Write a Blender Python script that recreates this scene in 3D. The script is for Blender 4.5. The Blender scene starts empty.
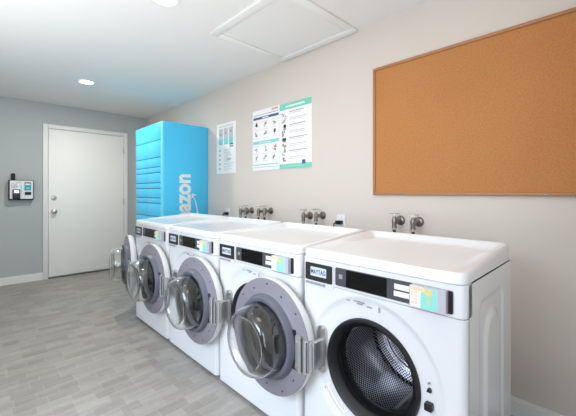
import bpy, bmesh, math, random
from mathutils import Vector, Matrix
random.seed(7)
PI = math.pi
scene = bpy.context.scene
COL = scene.collection

# ------------------------------------------------------------------ camera, light, exposure
cam_data = bpy.data.cameras.new('camera')
cam_data.sensor_width = 36.0
cam_data.lens = 325 / 576 * 36
cam_data.shift_y = -16 / 576
cam_data.clip_start = 0.02
cam = bpy.data.objects.new('camera', cam_data)
COL.objects.link(cam)
cam.location = (0, 0, 1.18)
cam.rotation_euler = (PI / 2, 0, math.atan2(0.717, 0.697))
scene.camera = cam

world = bpy.data.worlds.new('world')
scene.world = world
world.use_nodes = True
world.node_tree.nodes['Background'].inputs[0].default_value = (0.75, 0.85, 1, 1)
world.node_tree.nodes['Background'].inputs[1].default_value = 0.4

def area(name, loc, rot, sx, sy, power, color, shape='RECTANGLE', spread=PI):
    d = bpy.data.lights.new(name, 'AREA')
    d.shape = shape; d.size = sx; d.size_y = sy
    d.energy = power; d.color = color; d.spread = spread
    o = bpy.data.objects.new(name, d)
    COL.objects.link(o); o.location = loc; o.rotation_euler = rot
    return o
def aim(o, target):
    o.rotation_euler = (Vector(target) - o.location).to_track_quat('-Z', 'Y').to_euler()
# added fill light for an assumed window in the left wall, unseen
aim(area('window_fill', (-1.05, -1.36, 1.55), (0, 0, 0), 1.3, 1.2, 12, (0.70, 0.83, 1.0), spread=math.radians(85)), (-1.55, 0.95, 0.0))
# unseen lamp added low down, facing up to brighten the ceiling
area('ceiling_fill', (-1.5, -0.75, 0.75), (PI, 0, 0), 2.6, 1.0, 43, (0.97, 0.98, 1.0))
# bluish fill added behind the camera; the wall there has no doorway
aim(area('back_fill', (0.5, -0.55, 1.25), (0, 0, 0), 0.9, 1.9, 16, (0.78, 0.88, 1.0)), (-3.0, 1.1, 1.0))
# warm fill added under the ceiling at the near end; no fixture there
area('warm_fill', (-0.95, 0.75, 2.37), (0, 0, 0), 0.5, 0.5, 2, (1.0, 0.72, 0.48))

scene.view_settings.view_transform = 'Standard'
scene.view_settings.look = 'None'
scene.view_settings.gamma = 1.0
scene.view_settings.use_curve_mapping = False
scene.view_settings.exposure = 0.57

# ------------------------------------------------------------------ materials
def lin(c):
    return c / 12.92 if c <= 0.04045 else ((c + 0.055) / 1.055) ** 2.4
def rgb(r, g, b):
    return (lin(r / 255), lin(g / 255), lin(b / 255), 1)

def mat(name, col, rough=0.5, metal=0.0, trans=0.0, ior=1.45, emit=None, estr=1.0, coat=0.0, bump=0.0, bscale=200.0, var=0.0, vscale=4.0):
    m = bpy.data.materials.new(name)
    m.use_nodes = True
    nt = m.node_tree
    b = nt.nodes['Principled BSDF']
    b.inputs['Base Color'].default_value = col
    b.inputs['Roughness'].default_value = rough
    b.inputs['Metallic'].default_value = metal
    b.inputs['Transmission Weight'].default_value = trans
    b.inputs['IOR'].default_value = ior
    b.inputs['Coat Weight'].default_value = coat
    if emit:
        b.inputs['Emission Color'].default_value = emit
        b.inputs['Emission Strength'].default_value = estr
    tc = nt.nodes.new('ShaderNodeTexCoord')
    if bump:
        n = nt.nodes.new('ShaderNodeTexNoise'); n.inputs['Scale'].default_value = bscale
        n.inputs['Detail'].default_value = 3
        nt.links.new(tc.outputs['Object'], n.inputs['Vector'])
        bp = nt.nodes.new('ShaderNodeBump'); bp.inputs['Strength'].default_value = bump
        bp.inputs['Distance'].default_value = 0.002
        nt.links.new(n.outputs['Fac'], bp.inputs['Height'])
        nt.links.new(bp.outputs['Normal'], b.inputs['Normal'])
    if var:
        n = nt.nodes.new('ShaderNodeTexNoise'); n.inputs['Scale'].default_value = vscale
        n.inputs['Detail'].default_value = 4
        nt.links.new(tc.outputs['Object'], n.inputs['Vector'])
        mx = nt.nodes.new('ShaderNodeMix'); mx.data_type = 'RGBA'
        mx.inputs['A'].default_value = tuple(c * (1 - var) for c in col[:3]) + (1,)
        mx.inputs['B'].default_value = tuple(min(1, c * (1 + var)) for c in col[:3]) + (1,)
        nt.links.new(n.outputs['Fac'], mx.inputs['Factor'])
        nt.links.new(mx.outputs['Result'], b.inputs['Base Color'])
    return m

WALL = mat('wall_paint', rgb(217, 208, 199), 0.75, bump=0.15, bscale=160, var=0.02, vscale=2)
FARWALL = mat('grey_wall_paint', rgb(186, 190, 190), 0.75, bump=0.15, bscale=160, var=0.02, vscale=2)
CEIL = mat('ceiling_paint', rgb(236, 236, 234), 0.85, bump=0.2, bscale=120)
TRIM = mat('white_trim_paint', rgb(238, 238, 236), 0.4)
DOORP = mat('door_paint', rgb(250, 249, 245), 0.45)
ENAMEL = mat('white_enamel', rgb(232, 233, 235), 0.22, coat=0.3)
ENAMEL2 = mat('white_plastic', rgb(222, 222, 223), 0.35)
PLATE = mat('grey_door_plate', rgb(134, 130, 138), 0.45, var=0.05, vscale=30)
COLLAR = mat('dark_grey_collar', rgb(98, 99, 110), 0.4)
GLASS = mat('clear_glass', (0.97, 0.98, 0.98, 1), 0.05, trans=1.0, ior=1.55)
RUBBER = mat('black_rubber', rgb(19, 19, 21), 0.45)
BLACK = mat('black_plastic', rgb(22, 22, 24), 0.35)
SCREEN = mat('black_glossy_screen', rgb(12, 12, 13), 0.12)
TINT = mat('tinted_window', rgb(34, 34, 37), 0.1)
BEZEL = mat('charcoal_bezel', rgb(72, 72, 77), 0.4)
STEEL = mat('brushed_steel', rgb(205, 203, 198), 0.3, metal=1.0)
HINGE = mat('cast_hinge_metal', rgb(196, 196, 198), 0.42, metal=0.85)
CHROME = mat('chrome', rgb(225, 225, 228), 0.12, metal=1.0)
BRONZE = mat('dark_bronze', rgb(140, 132, 124), 0.32, metal=0.9)
BADGE = mat('badge_black', rgb(40, 41, 45), 0.35)
SILVER = mat('badge_silver', rgb(205, 210, 220), 0.4)
BADGEINK = mat('badge_ink', rgb(52, 70, 110), 0.4)
LABELW = mat('label_white', rgb(236, 236, 238), 0.5)
LABELG = mat('label_grey', rgb(150, 152, 158), 0.5)
READER = mat('reader_silver', rgb(186, 184, 192), 0.35)
TEAL = mat('sticker_teal', rgb(140, 214, 204), 0.5)
ORANGE = mat('sticker_orange', rgb(240, 204, 164), 0.5)
YELLOW = mat('sticker_yellow', rgb(236, 200, 110), 0.5)
REDP = mat('sticker_red', rgb(206, 92, 72), 0.5)
CYAN = mat('locker_blue', rgb(78, 208, 255), 0.42)
CYANE = mat('locker_blue_post', rgb(112, 222, 250), 0.42)
DGAP = mat('locker_gap', rgb(16, 60, 80), 0.6)
WHITEP = mat('white_print', rgb(240, 246, 248), 0.5)
PAPER = mat('poster_paper', rgb(244, 244, 242), 0.55)
PTEAL = mat('print_teal', rgb(120, 212, 190), 0.55)
PCYAN = mat('print_cyan', rgb(130, 212, 218), 0.55)
PNAVY = mat('print_navy', rgb(70, 88, 152), 0.55)
PGREY = mat('print_grey', rgb(150, 148, 152), 0.55)
PLITE = mat('print_light_grey', rgb(200, 200, 202), 0.55)
PBLACK = mat('print_black', rgb(38, 34, 36), 0.55)
PPINK = mat('print_pink', rgb(226, 168, 168), 0.55)
PBROWN = mat('print_brown', rgb(160, 120, 104), 0.55)
OAK = mat('oak_frame', rgb(176, 126, 84), 0.45, var=0.12, vscale=25)
PLUG = mat('black_plug', rgb(20, 20, 22), 0.5)
LCD = mat('lit_lcd', rgb(225, 225, 245), 0.4, emit=rgb(225, 225, 245), estr=0.5)
TEALSCR = mat('teal_screen', rgb(40, 140, 160), 0.3, emit=rgb(40, 140, 160), estr=0.25)
LAMP = mat('lamp_diffuser', (1, 1, 1, 1), 0.5, emit=(1, 0.98, 0.94, 1), estr=9)
DARK = mat('dark_gap', rgb(24, 22, 20), 0.8)

def drum_material():
    m = mat('perforated_steel', rgb(205, 205, 212), 0.3, metal=1.0)
    nt = m.node_tree; b = nt.nodes['Principled BSDF']
    tc = nt.nodes.new('ShaderNodeTexCoord')
    mp = nt.nodes.new('ShaderNodeMapping'); mp.inputs['Rotation'].default_value = (0, 0, PI / 4)
    nt.links.new(tc.outputs['UV'], mp.inputs['Vector'])
    v = nt.nodes.new('ShaderNodeTexVoronoi'); v.voronoi_dimensions = '2D'
    v.inputs['Randomness'].default_value = 0.0; v.inputs['Scale'].default_value = 95
    nt.links.new(mp.outputs['Vector'], v.inputs['Vector'])
    r = nt.nodes.new('ShaderNodeMapRange'); r.inputs['From Min'].default_value = 0.40; r.inputs['From Max'].default_value = 0.48
    nt.links.new(v.outputs['Distance'], r.inputs['Value'])
    mx = nt.nodes.new('ShaderNodeMix'); mx.data_type = 'RGBA'
    mx.inputs['A'].default_value = rgb(20, 20, 22); mx.inputs['B'].default_value = rgb(225, 225, 232)
    nt.links.new(r.outputs['Result'], mx.inputs['Factor'])
    nt.links.new(mx.outputs['Result'], b.inputs['Base Color'])
    return m
DRUM = drum_material()

def floor_material():
    m = mat('vinyl_tile_floor', rgb(160, 156, 152), 0.42)
    nt = m.node_tree; b = nt.nodes['Principled BSDF']
    g = nt.nodes.new('ShaderNodeNewGeometry')
    sx = nt.nodes.new('ShaderNodeSeparateXYZ'); nt.links.new(g.outputs['Position'], sx.inputs[0])
    cb = nt.nodes.new('ShaderNodeCombineXYZ')
    nt.links.new(sx.outputs['Y'], cb.inputs['X']); nt.links.new(sx.outputs['X'], cb.inputs['Y'])
    br = nt.nodes.new('ShaderNodeTexBrick')
    br.offset = 0.37; br.offset_frequency = 2; br.squash = 0.66; br.squash_frequency = 3
    br.inputs['Scale'].default_value = 1.0
    br.inputs['Brick Width'].default_value = 0.155
    br.inputs['Row Height'].default_value = 0.08
    br.inputs['Mortar Size'].default_value = 0.0018
    br.inputs['Mortar Smooth'].default_value = 0.4
    br.inputs['Bias'].default_value = 0.0
    br.inputs['Color1'].default_value = rgb(146, 140, 133)
    br.inputs['Color2'].default_value = rgb(163, 158, 152)
    br.inputs['Mortar'].default_value = rgb(166, 162, 157)
    nt.links.new(cb.outputs[0], br.inputs['Vector'])
    mp = nt.nodes.new('ShaderNodeMapping'); mp.inputs['Scale'].default_value = (3.0, 22.0, 1.0)
    nt.links.new(cb.outputs[0], mp.inputs['Vector'])
    n = nt.nodes.new('ShaderNodeTexNoise'); n.inputs['Scale'].default_value = 1.0; n.inputs['Detail'].default_value = 6
    n.inputs['Roughness'].default_value = 0.65
    nt.links.new(mp.outputs[0], n.inputs['Vector'])
    cr = nt.nodes.new('ShaderNodeMapRange'); cr.inputs['From Min'].default_value = 0.3; cr.inputs['From Max'].default_value = 0.7
    cr.inputs['To Min'].default_value = 0.86; cr.inputs['To Max'].default_value = 1.14
    nt.links.new(n.outputs['Fac'], cr.inputs['Value'])
    n2 = nt.nodes.new('ShaderNodeTexNoise'); n2.inputs['Scale'].default_value = 40; n2.inputs['Detail'].default_value = 3
    nt.links.new(cb.outputs[0], n2.inputs['Vector'])
    cr2 = nt.nodes.new('ShaderNodeMapRange'); cr2.inputs['To Min'].default_value = 0.9; cr2.inputs['To Max'].default_value = 1.1
    nt.links.new(n2.outputs['Fac'], cr2.inputs['Value'])
    mu = nt.nodes.new('ShaderNodeMath'); mu.operation = 'MULTIPLY'
    nt.links.new(cr.outputs[0], mu.inputs[0]); nt.links.new(cr2.outputs[0], mu.inputs[1])
    vm = nt.nodes.new('ShaderNodeVectorMath'); vm.operation = 'SCALE'
    nt.links.new(br.outputs['Color'], vm.inputs[0]); nt.links.new(mu.outputs[0], vm.inputs['Scale'])
    nt.links.new(vm.outputs[0], b.inputs['Base Color'])
    bp = nt.nodes.new('ShaderNodeBump'); bp.inputs['Strength'].default_value = 0.25; bp.inputs['Distance'].default_value = 0.002
    nt.links.new(br.outputs['Fac'], bp.inputs['Height']); bp.invert = True
    nt.links.new(bp.outputs[0], b.inputs['Normal'])
    return m
FLOOR = floor_material()

def cork_material():
    m = mat('cork', rgb(196, 142, 90), 0.85)
    nt = m.node_tree; b = nt.nodes['Principled BSDF']
    tc = nt.nodes.new('ShaderNodeTexCoord')
    n = nt.nodes.new('ShaderNodeTexNoise'); n.inputs['Scale'].default_value = 110; n.inputs['Detail'].default_value = 4
    nt.links.new(tc.outputs['Object'], n.inputs['Vector'])
    n2 = nt.nodes.new('ShaderNodeTexNoise'); n2.inputs['Scale'].default_value = 2.2
    nt.links.new(tc.outputs['Object'], n2.inputs['Vector'])
    ad = nt.nodes.new('ShaderNodeMath'); ad.operation = 'MULTIPLY_ADD'; ad.inputs[1].default_value = 0.35
    nt.links.new(n2.outputs['Fac'], ad.inputs[0]); nt.links.new(n.outputs['Fac'], ad.inputs[2])
    cr = nt.nodes.new('ShaderNodeValToRGB')
    cr.color_ramp.elements[0].position = 0.45; cr.color_ramp.elements[0].color = rgb(180, 120, 68)
    cr.color_ramp.elements[1].position = 0.9; cr.color_ramp.elements[1].color = rgb(196, 136, 82)
    nt.links.new(ad.outputs[0], cr.inputs[0]); nt.links.new(cr.outputs[0], b.inputs['Base Color'])
    bp = nt.nodes.new('ShaderNodeBump'); bp.inputs['Strength'].default_value = 0.3; bp.inputs['Distance'].default_value = 0.002
    nt.links.new(n.outputs['Fac'], bp.inputs['Height']); nt.links.new(bp.outputs[0], b.inputs['Normal'])
    return m
CORK = cork_material()

# ------------------------------------------------------------------ mesh builder
class MB:
    def __init__(self):
        self.bm = bmesh.new(); self.mats = []; self.mi = 0
        self.uv = self.bm.loops.layers.uv.new('UVMap')
    def use(self, m):
        if m not in self.mats: self.mats.append(m)
        self.mi = self.mats.index(m); return self
    def face(self, vs, smooth=True):
        try: f = self.bm.faces.new(vs)
        except ValueError: return None
        f.material_index = self.mi; f.smooth = smooth; return f
    def box(self, x0, x1, y0, y1, z0, z1, bev=0.0, seg=2):
        v = [self.bm.verts.new((x, y, z)) for x in (x0, x1) for y in (y0, y1) for z in (z0, z1)]
        fs = [self.face([v[i] for i in q]) for q in ((0, 1, 3, 2), (4, 6, 7, 5), (0, 4, 5, 1), (2, 3, 7, 6), (0, 2, 6, 4), (1, 5, 7, 3))]
        if bev:
            es = list({e for f in fs for e in f.edges})
            r = bmesh.ops.bevel(self.bm, geom=es, offset=bev, segments=seg, profile=0.5, affect='EDGES')
            for f in r['faces']: f.material_index = self.mi; f.smooth = True
        return self
    def quad(self, pts):
        self.face([self.bm.verts.new(p) for p in pts]); return self
    def grid(self, rows, closed=False, uvs=None):
        """rows: list of lists of points; faces between neighbours"""
        V = [[self.bm.verts.new(p) for p in r] for r in rows]
        n = len(V[0])
        for i in range(len(V) - 1):
            for j in range(n if closed else n - 1):
                k = (j + 1) % n
                f = self.face([V[i][j], V[i][k], V[i + 1][k], V[i + 1][j]])
                if f and uvs:
                    uu = [uvs[i][j], uvs[i][j + 1], uvs[i + 1][j + 1], uvs[i + 1][j]]
                    for l, u in zip(f.loops, uu): l[self.uv].uv = u
        return V
    def lathe(self, prof, c=(0, 0, 0), axis='y', n=64, cap0=False, cap1=False, uv=False, planar=False):
        rows, uvs, acc = [], [], 0.0
        for i, (r, t) in enumerate(prof):
            if i: acc += math.hypot(r - prof[i - 1][0], t - prof[i - 1][1])
            row, ur = [], []
            for k in range(n):
                a = 2 * PI * k / n
                p = (r * math.cos(a), t, r * math.sin(a)) if axis == 'y' else ((r * math.cos(a), r * math.sin(a), t) if axis == 'z' else (t, r * math.cos(a), r * math.sin(a)))
                row.append((p[0] + c[0], p[1] + c[1], p[2] + c[2]))
            for k in range(n + 1):
                a = 2 * PI * k / n
                ur.append((r * math.cos(a), r * math.sin(a)) if planar else (a * 0.23, acc))
            rows.append(row); uvs.append(ur)
        V = self.grid(rows, True, uvs if (uv or planar) else None)
        for flag, r, row in ((cap0, V[0], uvs[0]), (cap1, V[-1], uvs[-1])):
            if flag:
                f = self.face(r)
                if f and planar:
                    for l, u in zip(f.loops, row): l[self.uv].uv = u
        return self
    def tube(self, pts, r, n=10, caps=True):
        P = [Vector(p) for p in pts]; rows = []
        up = Vector((0.13, 0.27, 0.95)).normalized()
        for i, p in enumerate(P):
            d = (P[min(i + 1, len(P) - 1)] - P[max(i - 1, 0)]).normalized()
            a = d.cross(up)
            if a.length < 0.05: a = d.cross(Vector((1, 0, 0)))
            a.normalize(); b = d.cross(a).normalized()
            rr = r[i] if isinstance(r, (list, tuple)) else r
            rows.append([p + rr * (a * math.cos(2 * PI * k / n) + b * math.sin(2 * PI * k / n)) for k in range(n)])
        V = self.grid(rows, True)
        if caps: self.face(V[0]); self.face(V[-1])
        return self
    def prism(self, poly, d0, d1, plane='xz'):
        """extrude a 2-D outline along the remaining axis"""
        def P(a, b, d):
            return (a, d, b) if plane == 'xz' else ((d, a, b) if plane == 'yz' else (a, b, d))
        A = [self.bm.verts.new(P(a, b, d0)) for a, b in poly]; B = [self.bm.verts.new(P(a, b, d1)) for a, b in poly]
        self.face(A); self.face(B[::-1]); n = len(poly)
        for i in range(n): self.face([A[i], A[(i + 1) % n], B[(i + 1) % n], B[i]])
        return self
    def build(self, name, m=None, parent=None, loc=(0, 0, 0), sharp=0.6, normals=True):
        if m is not None and not self.mats: self.mats = [m]
        bm = self.bm
        if normals: bmesh.ops.recalc_face_normals(bm, faces=bm.faces)
        bm.normal_update()
        for e in bm.edges:
            if len(e.link_faces) == 2: e.smooth = e.calc_face_angle(0) < sharp
        me = bpy.data.meshes.new(name); bm.to_mesh(me); bm.free()
        for x in self.mats: me.materials.append(x)
        o = bpy.data.objects.new(name, me); COL.objects.link(o); o.location = loc
        if parent: o.parent = parent
        return o

def tag(o, label=None, cat=None, group=None, kind=None):
    if label: o['label'] = label
    if cat: o['category'] = cat
    if group: o['group'] = group
    if kind: o['kind'] = kind
    return o
def empty(name, loc, label, cat, group=None):
    o = bpy.data.objects.new(name, None); o.empty_display_size = 0.1
    COL.objects.link(o); o.location = loc
    return tag(o, label, cat, group)
def structure(name, mb, m): return tag(mb.build(name, m), kind='structure')
def copy_tree(o, parent=None):
    c = o.copy(); COL.objects.link(c)
    if parent: c.parent = parent
    for ch in list(o.children): copy_tree(ch, c)
    return c
def rrect(x0, x1, y0, y1, r, n=6, edge=1):
    pts = []
    for cx, cy, a0 in ((x1 - r, y1 - r, 0), (x0 + r, y1 - r, PI / 2), (x0 + r, y0 + r, PI), (x1 - r, y0 + r, 1.5 * PI)):
        for k in range(n + 1):
            a = a0 + PI / 2 * k / n
            pts.append((cx + r * math.cos(a), cy + r * math.sin(a)))
    if edge > 1:
        out = []; N = len(pts)
        for i, p in enumerate(pts):
            out.append(p)
            if (i + 1) % (n + 1) == 0:
                q = pts[(i + 1) % N]
                for k in range(1, edge): out.append((p[0] + (q[0] - p[0]) * k / edge, p[1] + (q[1] - p[1]) * k / edge))
        pts = out
    return pts
def text_mesh(body, bold=0.0, ext=0.002):
    """flat lettering as a list of faces in a fresh mesh: returns the mesh (x along the word, y up)"""
    cu = bpy.data.curves.new('lettering', 'FONT'); cu.body = body; cu.size = 1.0; cu.offset = bold; cu.extrude = ext
    o = bpy.data.objects.new('lettering', cu); COL.objects.link(o)
    bpy.context.view_layer.update()
    dg = bpy.context.evaluated_depsgraph_get()
    me = bpy.data.meshes.new_from_object(o.evaluated_get(dg))
    bpy.data.objects.remove(o); bpy.data.curves.remove(cu)
    return me
def place_text(body, name, m, parent, fx, width=None, height=None, bold=0.0, thick=0.001):
    """fx maps (u along the word, v up, w out of the surface) to a point"""
    me = text_mesh(body, bold)
    xs = [v.co.x for v in me.vertices]; ys = [v.co.y for v in me.vertices]
    x0, x1, y0, y1 = min(xs), max(xs), min(ys), max(ys)
    sx = width / (x1 - x0); sy = height / (y1 - y0)
    for v in me.vertices:
        v.co = fx((v.co.x - x0) * sx, (v.co.y - y0) * sy, thick if v.co.z > 0 else 0.0)
    me.materials.clear(); me.materials.append(m); me.name = name
    o = bpy.data.objects.new(name, me); COL.objects.link(o)
    if parent: o.parent = parent
    return o

# ------------------------------------------------------------------ the room
RW, FX, CZ, LW, BX = 2.06, -5.45, 2.385, -1.40, 0.55
structure('floor', MB().box(FX - .1, BX + .1, LW - .1, RW + .1, -.1, 0), FLOOR)
structure('ceiling', MB().box(FX - .1, BX + .1, LW - .1, RW + .1, CZ, CZ + .1), CEIL)
structure('wall_right', MB().box(FX - .1, BX + .1, RW, RW + .1, 0, CZ), WALL)
structure('wall_far', MB().box(FX - .1, FX, LW - .1, RW, 0, CZ), FARWALL)
structure('wall_back', MB().box(BX, BX + .1, LW - .1, .75, 0, CZ).box(.05, BX + .1, .75, RW, 0, CZ), TRIM)  # nearer box: unseen pier added to block light, white to brighten the washer
m = MB()
m.box(FX, -1.8, LW - .1, LW, 0, CZ); m.box(-.3, BX, LW - .1, LW, 0, CZ)
m.box(-1.8, -.3, LW - .1, LW, 0, .7); m.box(-1.8, -.3, LW - .1, LW, 2.2, CZ)
structure('wall_left', m, FARWALL)
# assumed window in the left wall, unseen, added for the daylight fill
m = MB()
for a, b, c, d in ((-1.8, -1.75, .7, 2.2), (-.35, -.3, .7, 2.2), (-1.8, -.3, .7, .75), (-1.8, -.3, 2.15, 2.2), (-1.075, -1.025, .7, 2.2)):
    m.box(a, b, LW - .09, LW - .03, c, d)
structure('assumed_window_1', m, TRIM)

def baseboard(name, x0, x1, y0, y1, out):
    m = MB().box(x0, x1, y0, y1, 0.0, 0.085)
    if out == 'x': m.box(x0, x1 - .004, y0, y1, .085, .094)
    else: m.box(x0, x1, y0 + .004, y1, .085, .094)
    structure(name, m, TRIM)
baseboard('baseboard_far', FX, FX + .014, LW, .684, 'x')
baseboard('baseboard_corner', FX, FX + .014, 1.754, RW - .014, 'x')
baseboard('baseboard_right', FX, .05, RW - .014, RW, 'y')

# door in the far wall
D0, D1 = 0.742, 1.696
d = bpy.data.objects.new('door_1', None); COL.objects.link(d); d.location = (FX, (D0 + D1) / 2, 0); tag(d, kind='structure')
hw = (D1 - D0) / 2
MB().box(.002, .022, -hw + .003, hw - .003, .024, 2.040, .002).build('door_leaf', DOORP, d)
m = MB()
for a, b, c, e in ((-hw - .06, -hw, 0, 2.102), (hw, hw + .06, 0, 2.102), (-hw, hw, 2.045, 2.102)):
    m.box(0, .030, a, b, c, e, .005)
m.build('door_casing', TRIM, d)
MB().box(.001, .012, -hw, hw, 0, .006).build('threshold', DARK, d)
KY = .803 - (D0 + D1) / 2
m = MB().lathe([(.033, 0), (.033, .006), (.028, .012)], (.022, KY, .915), 'x', 32, True, True)
m.lathe([(.012, .01), (.012, .03), (.026, .038), (.031, .05), (.029, .062), (.016, .070)], (.022, KY, .915), 'x', 32, True, True)
m.build('door_knob', STEEL, d)
m = MB().lathe([(.032, 0), (.032, .010), (.026, .018), (.014, .020)], (.022, KY, 1.10), 'x', 32, True, True)
m.build('deadbolt', STEEL, d)
for z in (.25, 1.03, 1.83):
    MB().tube([(.030, hw - .001, z - .045), (.030, hw - .001, z + .045)], .007).build('door_hinge', STEEL, d)

# ------------------------------------------------------------------ ceiling: access panel, lamps
t = empty('access_panel', (-1.77, 1.67, CZ), 'square white attic access panel with raised trim frame in ceiling above washers', 'ceiling panel')
fx0, fx1, fy0, fy1, fw = -.405, .405, -.385, .378, .065
m = MB()
m.box(fx0, fx1, fy0, fy0 + fw, -.016, 0, .003); m.box(fx0, fx1, fy1 - fw, fy1, -.016, 0, .003)
m.box(fx0, fx0 + fw, fy0 + fw, fy1 - fw, -.016, 0, .003); m.box(fx1 - fw, fx1, fy0 + fw, fy1 - fw, -.016, 0, .003)
m.build('trim_frame', TRIM, t)
MB().box(fx0 + fw + .003, fx1 - fw - .003, fy0 + fw + .003, fy1 - fw - .003, -.006, 0).build('hatch', CEIL, t)
for x, y, lb in ((-4.085, .895, 'small round recessed ceiling light nearest the white door'), (-1.985, .862, 'round recessed ceiling light at the top edge, beside the access panel')):
    t = empty('recessed_light', (x, y, CZ), lb, 'ceiling light', 'recessed ceiling lights')
    MB().lathe([(.062, -.001), (.070, -.008), (.090, -.006), (.092, 0)], (0, 0, 0), 'z', 48).build('trim_ring', TRIM, t)
    MB().lathe([(.0635, -.004), (.03, -.0045)], (0, 0, 0), 'z', 48, False, True).build('diffuser', LAMP, t)
    ld = bpy.data.lights.new('recessed_light_glow', 'AREA'); ld.shape = 'DISK'; ld.size = .12; ld.energy = 12 if x < -3 else 2.5; ld.color = (1, .95, .86)
    lo = bpy.data.objects.new('recessed_light_glow', ld); COL.objects.link(lo); lo.location = (x, y, CZ - .012)

# ------------------------------------------------------------------ washers
OZ = .475          # centre of the loading opening
W2, DEP = .350, .585
def make_washer():
    root = empty('washing_machine', (0, 0, 0), '', 'washing machine', 'row of front loading washers')
    # --- cabinet: sides with pressed panels, back, bottom
    m = MB().use(ENAMEL)
    def sstep(a, b, x):
        t_ = max(0, min(1, (x - a) / (b - a))); return t_ * t_ * (3 - 2 * t_)
    def rr_dist(y, z, y0, y1, z0, z1, r):
        cx, cz = (y0 + y1) / 2, (z0 + z1) / 2
        qx, qz = abs(y - cx) - (y1 - y0) / 2 + r, abs(z - cz) - (z1 - z0) / 2 + r
        return math.hypot(max(qx, 0), max(qz, 0)) + min(max(qx, qz), 0) - r
    def emboss(y, z):
        d1 = rr_dist(y, z, .145, .455, .06, .80, .05)
        d2 = rr_dist(y, z, .205, .405, .11, .74, .10)
        return -.006 * (1 - sstep(-.012, .006, d1)) + .009 * (1 - sstep(-.02, .008, d2))
    NY, NZ = 80, 90
    for s in (-1, 1):
        rows = []
        for i in range(NZ + 1):
            z = .02 + (.882 - .02) * i / NZ
            rows.append([(s * (W2 + emboss(y, z)), y, z) for y in [.028 + (DEP - .028) * j / NY for j in range(NY + 1)]])
        m.grid(rows)
    m.quad([(-W2, DEP, .02), (W2, DEP, .02), (W2, DEP, .9), (-W2, DEP, .9)])
    m.quad([(-W2, .028, .02), (W2, .028, .02), (W2, DEP, .02), (-W2, DEP, .02)])
    m.build('cabinet', None, root)
    # --- front panel with the round recess
    m = MB().use(ENAMEL2)
    XF = .324; Z0, Z1 = .018, .7745
    angs = [2 * PI * k / 120 for k in range(120)]
    for cx, cz in ((XF, Z1), (-XF, Z1), (-XF, Z0), (XF, Z0)): angs.append(math.atan2(cz - OZ, cx) % (2 * PI))
    angs = sorted(set(round(a, 6) for a in angs))
    def bnd(a):
        c, s = math.cos(a), math.sin(a); t_ = 1e9
        if abs(c) > 1e-9: t_ = min(t_, XF / abs(c))
        if s > 1e-9: t_ = min(t_, (Z1 - OZ) / s)
        if s < -1e-9: t_ = min(t_, (OZ - Z0) / -s)
        return t_
    rings = [(.200, .045), (.2015, .016), (.204, .012), (.235, .011), (.262, .010), (.272, .0085), (.281, .004), (.288, .001), (.2935, 0)]
    rows = [[(r * math.cos(a), y, OZ + r * math.sin(a)) for a in angs] for r, y in rings]
    rows.append([(bnd(a) * math.cos(a), 0, OZ + bnd(a) * math.sin(a)) for a in angs])
    m.grid(rows, True)
    def corner(s, za, zb, mm):
        arc = [(XF - .0, 0.0)] + [(XF + .026 * math.sin(b), .026 - .026 * math.cos(b)) for b in [PI / 2 * k / 8 for k in range(1, 9)]] + [(W2, .032)]
        mm.grid([[(s * x, y, z) for x, y in arc] for z in (za, zb)])
    for s in (-1, 1): corner(s, Z0, Z1, m)
    m.quad([(-XF, 0, Z1), (XF, 0, Z1), (W2 - .004, .04, Z1), (-W2 + .004, .04, Z1)])
    fp = m.build('front_panel', None, root)
    # printed warning strip and small print on the front
    m = MB().use(LABELW)
    def strip(a0, a1, r0, r1):
        n = 8
        m.grid([[((r) * math.cos(a0 + (a1 - a0) * k / n), .0098, OZ + r * math.sin(a0 + (a1 - a0) * k / n)) for k in range(n + 1)] for r in (r0, r1)])
    strip(3.70, 4.22, .2375, .2575)
    m.use(REDP); m.bm.faces.ensure_lookup_table()
    n = 8
    for a0, a1, r0, r1 in ((3.72, 4.2, .2555, .2575), (3.74, 4.18, .2375, .239)):
        m.grid([[((r) * math.cos(a0 + (a1 - a0) * k / n), .0094, OZ + r * math.sin(a0 + (a1 - a0) * k / n)) for k in range(n + 1)] for r in (r0, r1)])
    m.use(PBLACK).box(-.226, -.219, .0088, .0098, OZ - .165, OZ - .150)
    m.build('warning_strip', None, fp)
    for x0, x1, z, y in ((-.105, -.088, .735, .003), (-.07, -.02, .738, .0035), (-.055, -.03, .730, .004), (-.01, .012, .728, .004)):
        MB().box(x0, x1, y, .008, z, z + .0035).build('small_print', LABELG, fp)
    MB().box(.045, .050, -.0006, .001, .722, .742).build('print_mark', PGREY, fp)
    # --- control panel strip
    m = MB().use(ENAMEL2)
    prof = []
    for s in (-1, 1):
        arc = [(W2, .06)] + [(XF + .026 * math.sin(b), .026 - .026 * math.cos(b)) for b in [PI / 2 * k / 8 for k in range(8, -1, -1)]]
        prof += [(s * x, y) for x, y in (arc if s < 0 else arc[::-1])]
    rows = [[(x, y + dy, z) for x, y in prof] for z, dy in ((.776, .004), (.777, .0), (.882, .0), (.883, .004))]
    V = m.grid(rows); m.face(V[0]); m.face(V[-1])
    cp = m.build('control_panel', None, root)
    m = MB().use(BEZEL)
    m.prism(rrect(-.156, .313, .787, .862, .006), -.004, .0)
    m.build('bezel', None, cp)
    MB().prism(rrect(-.100, .082, .790, .859, .003), -.0056, -.0035).build('display', SCREEN, cp)
    for x0, x1, z0, z1 in ((.112, .188, .828, .848), (.110, .168, .803, .822)): MB().box(x0, x1, -.0052, -.0038, z0, z1, .0006).build('button_label', LABELW, cp)
    for q in (rrect(.172, .184, .803, .819, .002), rrect(-.137, -.119, .818, .836, .002)): MB().prism(q, -.0052, -.0038).build('button', LABELG, cp)
    m = MB().use(READER)
    m.prism(rrect(.178, .298, .788, .862, .004), -.024, -.003)
    rd = m.build('card_reader', None, cp)
    m = MB().use(LABELW)
    y0 = -.0247
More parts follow.
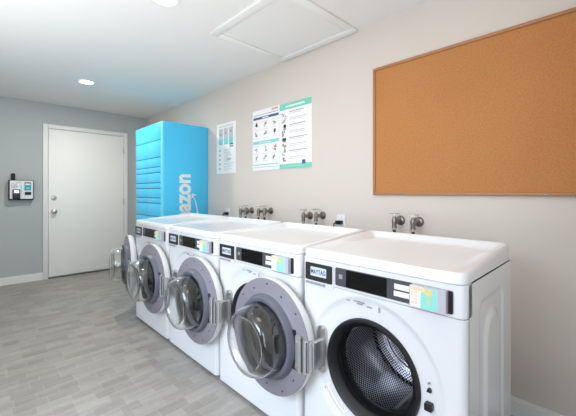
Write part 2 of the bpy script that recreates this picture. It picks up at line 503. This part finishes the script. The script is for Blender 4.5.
    m.prism(rrect(.181, .272, .790, .860, .003), y0, -.0238)
    m.use(TEAL).prism([(.217, .790), (.271, .790), (.271, .860), (.226, .860), (.220, .850), (.217, .825)], y0 - .0004, y0)
    m.use(ORANGE)
    for x in (.186, .198):
        for z in (.800, .812, .824, .836): m.box(x, x + .008, y0 - .0004, y0, z, z + .008)
    m.box(.182, .232, y0 - .0008, y0, .846, .859)
    m.use(YELLOW).box(.232, .256, y0 - .0008, y0, .838, .855); m.box(.242, .247, y0 - .0008, y0, .805, .835)
    m.build('instruction_sticker', None, rd)
    MB().box(.300, .312, -.0055, -.0035, .790, .860).build('coin_slot', BLACK, cp)
    # --- detergent drawer with badge
    m = MB().use(ENAMEL2)
    m.prism(rrect(-.330, -.164, .766, .874, .006), -.006, .002)
    dr = m.build('detergent_drawer', None, root)
    MB().prism(rrect(-.320, -.208, .768, .777, .004), -.0115, -.005).build('drawer_lip', LABELG, dr)
    m = MB().use(BADGE); m.prism(rrect(-.322, -.170, .785, .862, .006), -.010, -.005)
    bd = m.build('badge', None, dr)
    m = MB().use(SILVER); m.prism(rrect(-.290, -.200, .806, .846, .003), -.0112, -.0095)
    sp = m.build('badge_plate', None, dr)
    place_text('MAYTAG', 'badge_lettering', BADGEINK, dr, lambda u, v, w: (-.286 + u, -.0112 - w, .816 + v), .082, .020, .012, .0008)
    # --- lid with raised rim
    m = MB().use(ENAMEL)
    def rim(y): return .922 + .035 * max(0, min(1, (y - .03) / (DEP - .06)))
    rows = []
    for ins, dz, deck in ((.004, None, 0), (0, None, 1), (0, -.016, 0), (.0012, -.009, 0), (.0045, -.0035, 0), (.010, -.0005, 0), (.015, 0, 0), (.020, -.04, 2), (.028, -.16, 2), (.040, -.45, 2), (.052, -.74, 2), (.066, -.93, 2), (.082, -1.0, 2)):
        pts = rrect(-W2 + .002 + ins, W2 - .002 - ins, -.006 + ins, DEP + .004 - ins, max(.042 - ins * .5, .012), 8, 10)
        r = []
        for x, y in pts:
            if dz is None: z = .884 if deck == 0 else .886
            elif deck == 2: z = rim(y) + dz * (rim(y) - .922)
            else: z = rim(y) + dz
            r.append((x, y, z))
        rows.append(r)
    V = m.grid(rows, True); m.face(V[-1])
    V0 = V[0]; m.face(V0[::-1])
    m.build('lid', None, root)
    # --- rubber gasket
    m = MB().use(RUBBER)
    m.lathe([(.200, .03), (.204, .012), (.2035, .002), (.200, -.004), (.194, -.005), (.187, .000), (.180, .010), (.171, .022), (.166, .030), (.1655, .040), (.170, .050), (.178, .06), (.180, .10), (.19, .105)], (0, 0, OZ), 'y', 96)
    m.build('door_gasket', None, root)
    # --- drum
    m = MB().use(CHROME)
    m.lathe([(.172, .098), (.1725, .094), (.178, .098), (.205, .104), (.226, .112)], (0, 0, OZ), 'y', 96)
    m.use(DRUM)
    m.lathe([(.226, .112), (.232, .12), (.232, .27), (.232, .415)], (0, 0, OZ), 'y', 96, uv=True)
    m.use(DRUM); m.lathe([(.232, .415), (.222, .43), (.186, .432)], (0, 0, OZ), 'y', 96, planar=True)
    m.use(CHROME); m.lathe([(.186, .432), (.183, .427), (.179, .427), (.176, .434), (.172, .434), (.169, .429), (.165, .429), (.162, .437), (.155, .437)], (0, 0, OZ), 'y', 96)
    m.use(DRUM); m.lathe([(.155, .437), (.06, .437)], (0, 0, OZ), 'y', 96, planar=True)
    m.use(CHROME); m.lathe([(.06, .437), (.056, .428), (.03, .422)], (0, 0, OZ), 'y', 96, cap1=True)
    dm = m.build('drum', None, root, normals=False)
    for k in range(3):
        a = math.radians(40 + 120 * k)
        m = MB()
        rows = []
        for y in (.13, .16, .27, .38, .41):
            h = .034 if .14 < y < .40 else .012
            rows.append([(r * math.cos(a + da), y, OZ + r * math.sin(a + da)) for da, r in ((-.17, .231), (-.10, .231 - h * .6), (-.04, .231 - h), (.04, .231 - h), (.10, .231 - h * .6), (.17, .231))])
        m.grid(rows); m.build('lifter', STEEL, dm)
    # --- door lock
    m = MB().use(BLACK); m.prism(rrect(.221, .247, .441, .467, .004), -.006, .011)
    m.use(RUBBER).box(.225, .243, -.009, -.005, .446, .462, .002)
    lk = m.build('door_latch', None, root)
    m = MB().use(BLACK); m.prism([(.228, .504), (.242, .504), (.238, .515), (.231, .515)], -.003, .010)
    m.use(LABELG).box(.231, .236, -.001, .01, .530, .535)
    m.build('catch_hook', None, lk)
    # --- feet
    for x in (-.3, .3):
        for y in (.06, .53):
            MB().lathe([(.022, 0), (.024, .004), (.02, .012), (.012, .021)], (x, y, 0), 'z', 20, True, True).build('foot', RUBBER, root)
    # --- door swung fully open against the next machine
    DX, DZ = -.513, .484
    m = MB().use(ENAMEL2)
    m.lathe([(.270, -.073), (.2735, -.072), (.275, -.062), (.275, -.050), (.273, -.038), (.264, -.026), (.245, -.018), (.205, -.016), (.192, -.022), (.188, -.030)], (DX, 0, DZ), 'y', 96)
    dd = m.build('door', None, root)
    m = MB().use(PLATE)
    m.lathe([(.2735, -.0725), (.2725, -.076), (.270, -.0775), (.204, -.0775), (.200, -.08)], (DX, 0, DZ), 'y', 96)
    m.build('inner_plate', None, dd)
    m = MB().use(COLLAR)
    m.lathe([(.202, -.077), (.196, -.082), (.190, -.104), (.186, -.110), (.180, -.112), (.172, -.110), (.166, -.106), (.166, -.090)], (DX, 0, DZ), 'y', 96)
    m.build('bowl_collar', None, dd)
    MB().lathe([(.193, -.024), (.186, -.034), (.12, -.030), (.05, -.029)], (DX, 0, DZ), 'y', 72, cap1=True).build('tinted_window', TINT, dd)
    # clear bowl: an inner and an outer wall
    m = MB().use(GLASS)
    outer = [(.180, -.080), (.172, -.084), (.1655, -.092), (.164, -.11), (.161, -.15), (.157, -.178), (.151, -.198), (.141, -.212), (.128, -.2185), (.118, -.217), (.110, -.210), (.102, -.200), (.08, -.193), (.045, -.190), (.012, -.1895)]
    inner = [(.180, -.076), (.170, -.079), (.1605, -.089), (.159, -.11), (.156, -.15), (.152, -.176), (.147, -.193), (.138, -.206), (.127, -.2125), (.120, -.211), (.114, -.205), (.105, -.194), (.081, -.187), (.045, -.184), (.012, -.1835)]
    m.lathe(outer, (DX, 0, DZ), 'y', 96, cap1=True); m.lathe(inner, (DX, 0, DZ), 'y', 96, cap1=True)
    m.lathe([(.180, -.080), (.180, -.076)], (DX, 0, DZ), 'y', 96)
    bmesh.ops.remove_doubles(m.bm, verts=m.bm.verts, dist=1e-5)
    gb = m.build('glass_bowl', None, dd, sharp=2.0)
    for k in range(14):
        a = 2 * PI * (k + .5) / 14; r = .250 if k % 2 else .232
        MB().lathe([(.0042, -.0770), (.0042, -.0795), (.002, -.0805)], (DX + r * math.cos(a), 0, DZ + r * math.sin(a)), 'y', 12, False, True).build('screw', BADGE, dd)
    # hinge
    hz0, hz1 = .396, .556
    m = MB().use(BLACK).box(-.344, -.316, -.084, -.070, hz0 - .002, hz1 + .012, .002)
    m.use(HINGE)
    m.box(-.314, -.285, -.090, -.072, hz0 + .006, hz1 - .004, .006)
    m.box(-.286, -.240, -.086, -.060, hz0 + .014, hz1 - .012, .007)
    m.tube([(-.286, -.084, hz0), (-.286, -.084, hz1)], .011, 16)
    m.tube([(-.260, -.076, hz0 + .004), (-.260, -.076, hz1 - .010)], .013, 16)
    m.tube([(-.238, -.066, hz0 + .02), (-.238, -.066, hz1 - .018)], .011, 16)
    m.box(-.25, -.222, -.066, .0, hz0 + .022, hz1 - .020, .006)
    m.use(BEZEL).box(-.2745, -.2705, -.0905, -.06, hz0 + .01, hz1 - .01); m.box(-.2475, -.2435, -.0875, -.05, hz0 + .016, hz1 - .016); m.use(HINGE)  # dark strips stand in for the shade in the hinge grooves
    for z in (hz0 + .03, hz1 - .03): m.lathe([(.005, -.089), (.005, -.0925), (.003, -.0935)], (-.303, 0, z), 'y', 12, False, True)
    m.build('hinge', None, dd)
    m = MB().use(STEEL)
    m.prism(rrect(-.256, -.210, .385, .592, .022), -.003, .0105)
    m.lathe([(.012, -.003), (.012, -.006), (.006, -.007)], (-.233, 0, .577), 'y', 16, False, True)
    m.lathe([(.012, -.003), (.012, -.006), (.006, -.007)], (-.233, 0, .400), 'y', 16, False, True)
    m.build('hinge_mount', None, root)
    return root

proto = make_washer()
wlabels = ['white front loading washer nearest the corkboard, its open drum in full view',
           'white front loading washer second nearest the corkboard, with a clear glass door covering its opening',
           'white front loading washer third from the corkboard end of the row',
           'white front loading washer at the far end of the row beside the blue locker']
for k in range(4):
    w = proto if k == 0 else copy_tree(proto)
    w.location = ((-.69, -1.41, -2.133, -2.85)[k], 1.105, 0)
    w['label'] = wlabels[k]
    if k == 3:          # nothing stands beyond: its door has swung past flat
        for ch in w.children:
            if ch.name.split('.')[0] == 'door':
                pv = Vector((-.245, -.068, 0)); q = math.radians(-11)
                ch.location = pv - Matrix.Rotation(q, 3, 'Z') @ pv; ch.rotation_euler = (0, 0, q)

# ------------------------------------------------------------------ blue parcel locker
LX0, LX1, LY0, LZ = -4.32, -3.51, 1.495, 1.962
t = empty('parcel_locker', ((LX0 + LX1) / 2, (LY0 + RW) / 2, 0), 'tall bright blue parcel locker standing against the wall past the washers', 'parcel locker')
ox, oy = -(LX0 + LX1) / 2, -(LY0 + RW) / 2
def L(x, y): return (x + ox, y + oy)
m = MB().use(CYAN)
x0, y0 = L(LX0, LY0 + .018); x1, y1 = L(LX1, RW - .004)
m.box(x0, x1, y0, y1, 0, LZ, .004)
m.build('locker_body', None, t)
m = MB().use(CYANE); m.box(x1 - .05, x1, y0 - .018, y0 + .004, 0, LZ, .004); m.build('corner_post', None, t)
MB().box(x0 + .002, x1 - .05, y0 - .008, y0 + .001, .05, LZ - .01).build('gap_backing', DGAP, t)
zs = [.06, .26, .38, .50, .60, .70, .80, .90, 1.05, 1.112, 1.219, 1.284, 1.399, 1.463, 1.571, 1.763, LZ]
for c0, c1 in ((LX0, -3.94), (-3.936, LX1 - .052)):
    a, b = c0 + ox, c1 + ox
    for i in range(len(zs) - 1):
        MB().use(CYAN).box(a, b, y0 - .018, y0 - .006, zs[i] + (.0035 if i else 0), zs[i + 1] - (.0035 if i < len(zs) - 2 else 0), .001).build('locker_door', None, t)
# lettering on the side, reading upwards
sx = x1 + .0005
let = place_text('amazon', 'lettering', WHITEP, t, lambda u, v, w: (sx + w, 1.833 + oy - v, .677 + u), .708, .145, .034, .0012)
m = MB().use(WHITEP)
arc = []
for k in range(25):
    q = -1 + 2 * k / 24
    arc.append((1.917 + oy - .062 * q * q, .90 + .245 * q, .016 * (1 - .55 * q * q) * (1.15 - .15 * q)))
m.grid([[(sx + .001, a - w_ * .5, b) for a, b, w_ in arc], [(sx + .001, a + w_ * .5, b) for a, b, w_ in arc]])
ay, az = 1.843 + oy, 1.155
m.face([m.bm.verts.new((sx + .001, a, b)) for a, b in ((ay + .052, az - .004), (ay + .0, az + .008), (ay - .004, az - .045), (ay + .008, az - .046), (ay + .014, az - .012), (ay + .05, az - .020))])
m.build('arrow_swoosh', None, t)

# ------------------------------------------------------------------ payment terminal on the far wall
t = empty('payment_terminal', (FX, .453, 1.205), 'small white and black payment terminal mounted on grey wall left of the door', 'payment terminal')
MB().box(0, .085, -.125, .125, -.128, .128, .006).build('case', BLACK, t)
m = MB().use(LABELW)
m.prism(rrect(-.113, .117, -.112, .120, .006), .083, .089, 'yz')
fpl = m.build('face_plate', None, t)
m = MB().use(BLACK); m.prism(rrect(-.088, -.012, -.112, .008, .005), .088, .105, 'yz')
kp = m.build('keypad', None, t)
MB().prism(rrect(-.074, -.024, -.038, -.002, .002), .105, .107, 'yz').build('lcd', LCD, kp)
m = MB()
for i in range(3):
    for j in range(3): m.box(.104, .107, -.074 + .018 * i, -.062 + .018 * i, -.058 - .016 * j, -.048 - .016 * j)
m.build('keys', BEZEL, kp)
m = MB().use(TEALSCR); m.prism(rrect(.030, .098, -.005, .100, .003), .088, .092, 'yz')
m.use(LABELW).box(.0915, .0928, .038, .090, .064, .084)
m.use(PCYAN).box(.0915, .0928, .048, .080, .012, .036)
m.use(BLACK).box(.0915, .0928, .030, .098, .092, .100)
m.build('screen', None, t)
m = MB().use(BLACK); m.prism(rrect(.034, .098, -.062, -.024, .004), .088, .1, 'yz'); m.build('card_slot', None, t)
m = MB().use(PPINK).box(.0885, .0895, -.05, .0, .092, .100)
m.use(LABELG)
for z in (.075, .058, .040, .024): m.box(.0885, .0895, -.1, -.1 + random.uniform(.05, .08), z, z + .006)
m.use(PCYAN).box(.0885, .0895, -.006, .004, -.05, .07)
m.build('printing', None, fpl)
m = MB().use(BLACK); m.tube([(.04, -.078, .126), (.04, -.078, .135), (.04, -.078, .205), (.04, -.078, .214)], [.014, .021, .021, .012], 16)
m.build('antenna', None, t)

# ------------------------------------------------------------------ corkboard
cx0, cx1, cz0, cz1 = -1.237, -.012, 1.159, 2.054
t = empty('corkboard', ((cx0 + cx1) / 2, RW, cz0), 'large tan corkboard with thin oak frame hung on wall above the washers', 'notice board')
hw, hh, fr = (cx1 - cx0) / 2, cz1 - cz0, .019
MB().box(-hw + fr, hw - fr, -.010, -.0015, fr, hh - fr).build('cork_panel', CORK, t)
m = MB().use(OAK)
for a, b, c, e in ((-hw, hw, 0, fr), (-hw, hw, hh - fr, hh), (-hw, -hw + fr, fr, hh - fr), (hw - fr, hw, fr, hh - fr)):
    m.box(a, b, -.020, -.0005, c, e, .004)
m.build('frame', None, t)
for x in (-hw + .22, hw - .25):
    MB().box(x - .008, x + .008, -.0225, -.0195, .003, .012, .001).build('clip', BRONZE, t)

# ------------------------------------------------------------------ posters
def poster(name, x0, x1, z0, z1, label, paint):
    w, h = x1 - x0, z1 - z0
    m = MB().use(PAPER)
    m.box(0, w, -.004, -.0005, 0, h)
    def put(mt, a, b, c, e, lift=.0006):
        m.use(mt); m.quad([(a * w, -.004 - lift, c * h), (b * w, -.004 - lift, c * h), (b * w, -.004 - lift, e * h), (a * w, -.004 - lift, e * h)])
    paint(put)
    o = m.build(name, None, None, (x0, RW, z0), normals=False)
    return tag(o, label, 'poster', 'posters on the wall above the washers')
rnd = random.Random(3)
def icon(put, cx, cz, s, mats):
    for k in range(4):
        a, b = rnd.uniform(-s, s * .3), rnd.uniform(-s * .55, s * .2)
        put(rnd.choice(mats), cx + a, cx + a + rnd.uniform(.3, .8) * s, cz + b, cz + b + rnd.uniform(.25, .6) * s, .0006 + .0001 * k)
def p_small(put):
    put(PGREY, .12, .88, .930, .936); put(PGREY, .14, .88, .945, .950)
    for i in range(3):
        c = .14 + .26 * i
        put(PLITE, c, c + .21, .70, .90)
        put(PCYAN, c, c + .21, .575 if i else .60, .70)
        put(PTEAL, c + .02, c + .19, .58, .62, .0008)
        put(PGREY, c + .06, c + .14, .76 + .02 * i, .80 + .02 * i, .0008)
    put(PBLACK, .70, .88, .555, .575); put(PBLACK, .70, .88, .515, .535)
    for i in range(8):
        z = .47 - .055 * i
        put(PLITE, .40, .40 + rnd.uniform(.25, .5), z, z + .008)
        put(PLITE, .40, .40 + rnd.uniform(.2, .45), z - .02, z - .012)
    for i in range(5): put(PLITE, .12, .24, .44 - .09 * i, .48 - .09 * i)
    put(PGREY, .56, .76, .27, .285)
def p_left(put):
    put(PNAVY, .05, .97, .915, .922); put(PPINK, .72, .95, .955, .985); put(PTEAL, .72, .95, .945, .952)
    put(PNAVY, .03, .97, .845, .885); put(PAPER, .38, .62, .858, .872, .0009)
    for r, z in enumerate((.74, .60)):
        for c in range(3): icon(put, .15 + .34 * c, z, .075, (PGREY, PGREY, PBROWN, PLITE))
    for c in (0, 2): put(PBLACK, .13 + .34 * c + (.0), .19 + .34 * c, (.73 if c == 0 else .59), (.79 if c == 0 else .645), .0012)
    put(PCYAN, .02, .97, .435, .485); put(PAPER, .25, .70, .452, .462, .0009)
    for r, z in enumerate((.34, .21)):
        for c in range(3): icon(put, .15 + .34 * c, z, .075, (PGREY, PLITE, PGREY, PBROWN))
    for r in (.80, .67, .53, .40, .27, .15):
        for c in range(3): put(PLITE, .05 + .34 * c, .26 + .34 * c, r, r + .006)
    put(PCYAN, .02, .97, .085, .10); put(PCYAN, .02, .97, .045, .055)
def p_right(put):
    put(PTEAL, 0, 1, .905, 1.0); put(PAPER, .20, .80, .938, .962, .0009); put(PCYAN, .06, .13, .93, .97, .0009)
    for i in range(8):
        z = .845 - .098 * i
        put(PLITE if i % 2 else PGREY, .32, .32 + rnd.uniform(.4, .56), z + .012, z + .022)
        put(PLITE, .32, .32 + rnd.uniform(.3, .5), z - .012, z - .004)
        icon(put, .15, z - .01, .085, (PGREY, PBROWN, PGREY, PLITE))
    put(PBLACK, .13, .22, .635, .68, .0012); put(PBLACK, .11, .22, .435, .475, .0012); put(PBROWN, .12, .2, .41, .435, .0012)
    put(PTEAL, 0, 1, 0, .075); put(PNAVY, .72, .82, .06, .12, .0009); put(PLITE, .12, .7, .035, .045, .0009)
poster('poster', -3.315, -2.932, 1.389, 1.962, 'narrow white instruction sheet with small teal pictures, closest to the blue locker', p_small)
poster('poster', -2.632, -2.229, 1.395, 1.995, 'white poster with a navy heading bar and rows of small pictures', p_left)
poster('poster', -2.226, -1.828, 1.391, 1.988, 'white step list poster with mint green top and bottom bands', p_right)

# ------------------------------------------------------------------ taps and outlets behind the washers
def make_tap():
    t = empty('water_tap', (0, 0, 0), '', 'tap', 'hose taps behind the washers')
    MB().lathe([(.032, -.0005), (.032, -.006), (.026, -.014), (.016, -.017)], (0, 0, 0), 'y', 28, True, True).build('flange', BRONZE, t)
    m = MB()
    m.tube([(0, -.012, 0), (0, -.05, 0), (0, -.085, 0)], [.013, .014, .016], 16)
    m.tube([(0, -.085, -.042), (0, -.085, -.02), (0, -.085, 0), (0, -.085, .02), (0, -.085, .032)], [.016, .014, .018, .014, .009], 16)
    m.build('valve_body', BRONZE, t)
    m = MB(); m.tube([(0, -.085, .03), (0, -.085, .052)], .005, 10)
    m.tube([(-.034, -.085, .052), (-.02, -.085, .053), (.02, -.085, .053), (.034, -.085, .052)], [.006, .005, .005, .006], 10)
    m.build('handle', STEEL, t)
    m = MB(); m.tube([(0, -.085, -.036), (0, -.085, -.056)], .015, 14); m.build('hose_coupling', STEEL, t)
    m = MB(); m.tube([(0, -.085, -.05), (0, -.085, -.12), (0, -.088, -.22), (0, -.10, -.32), (0, -.14, -.42), (0, -.20, -.46), (0, -.335, -.47)], .010, 12)
    m.build('supply_hose', PLUG, t)
    return t
taps = [(-1.036, .990, 'right', 'nearest the corkboard'), (-.911, .988, '', ''), (-1.848, .980, '', ''), (-1.709, .988, '', ''), (-2.44, .994, '', ''), (-2.35, 1.0, '', ''), (-2.73, .984, '', ''), (-2.646, .991, '', '')]
tl = ['bronze hose tap left of the pair under the corkboard', 'bronze hose tap right of the pair under the corkboard',
      'bronze hose tap left of the pair nearest the outlet below the corkboard edge', 'bronze hose tap right of the pair nearest the outlet below the corkboard edge',
      'bronze hose tap left of the pair below the mint banded poster', 'bronze hose tap right of the pair below the mint banded poster',
      'bronze hose tap left of the pair closest to the locker', 'bronze hose tap right of the pair closest to the locker']
tap0 = make_tap()
for i, (x, z, _, _) in enumerate(taps):
    o = tap0 if i == 0 else copy_tree(tap0)
    o.location = (x, RW, z); o['label'] = tl[i]
for i, (x, z, lb) in enumerate(((-1.524, .945, 'white wall outlet with a black plug between the middle taps and the corkboard'), (-3.085, .940, 'white wall outlet with a black plug next to the blue locker'))):
    t = empty('wall_outlet', (x, RW, z), lb, 'electrical outlet', 'outlets behind the washers')
    MB().prism(rrect(-.040, .040, -.06, .06, .006), -.006, -.0003).build('cover_plate', LABELW, t)
    m = MB(); m.prism(rrect(-.026, .020, -.014, .014, .004), -.045, -.005)
    m.tube([(-.022, -.032, 0), (-.04, -.04, -.012), (-.045, -.045, -.06), (-.045, -.05, -.2), (-.045, -.10, -.36), (-.045, -.20, -.42), (-.045, -.32, -.44)], .006, 10)
    m.build('plug', PLUG, t)
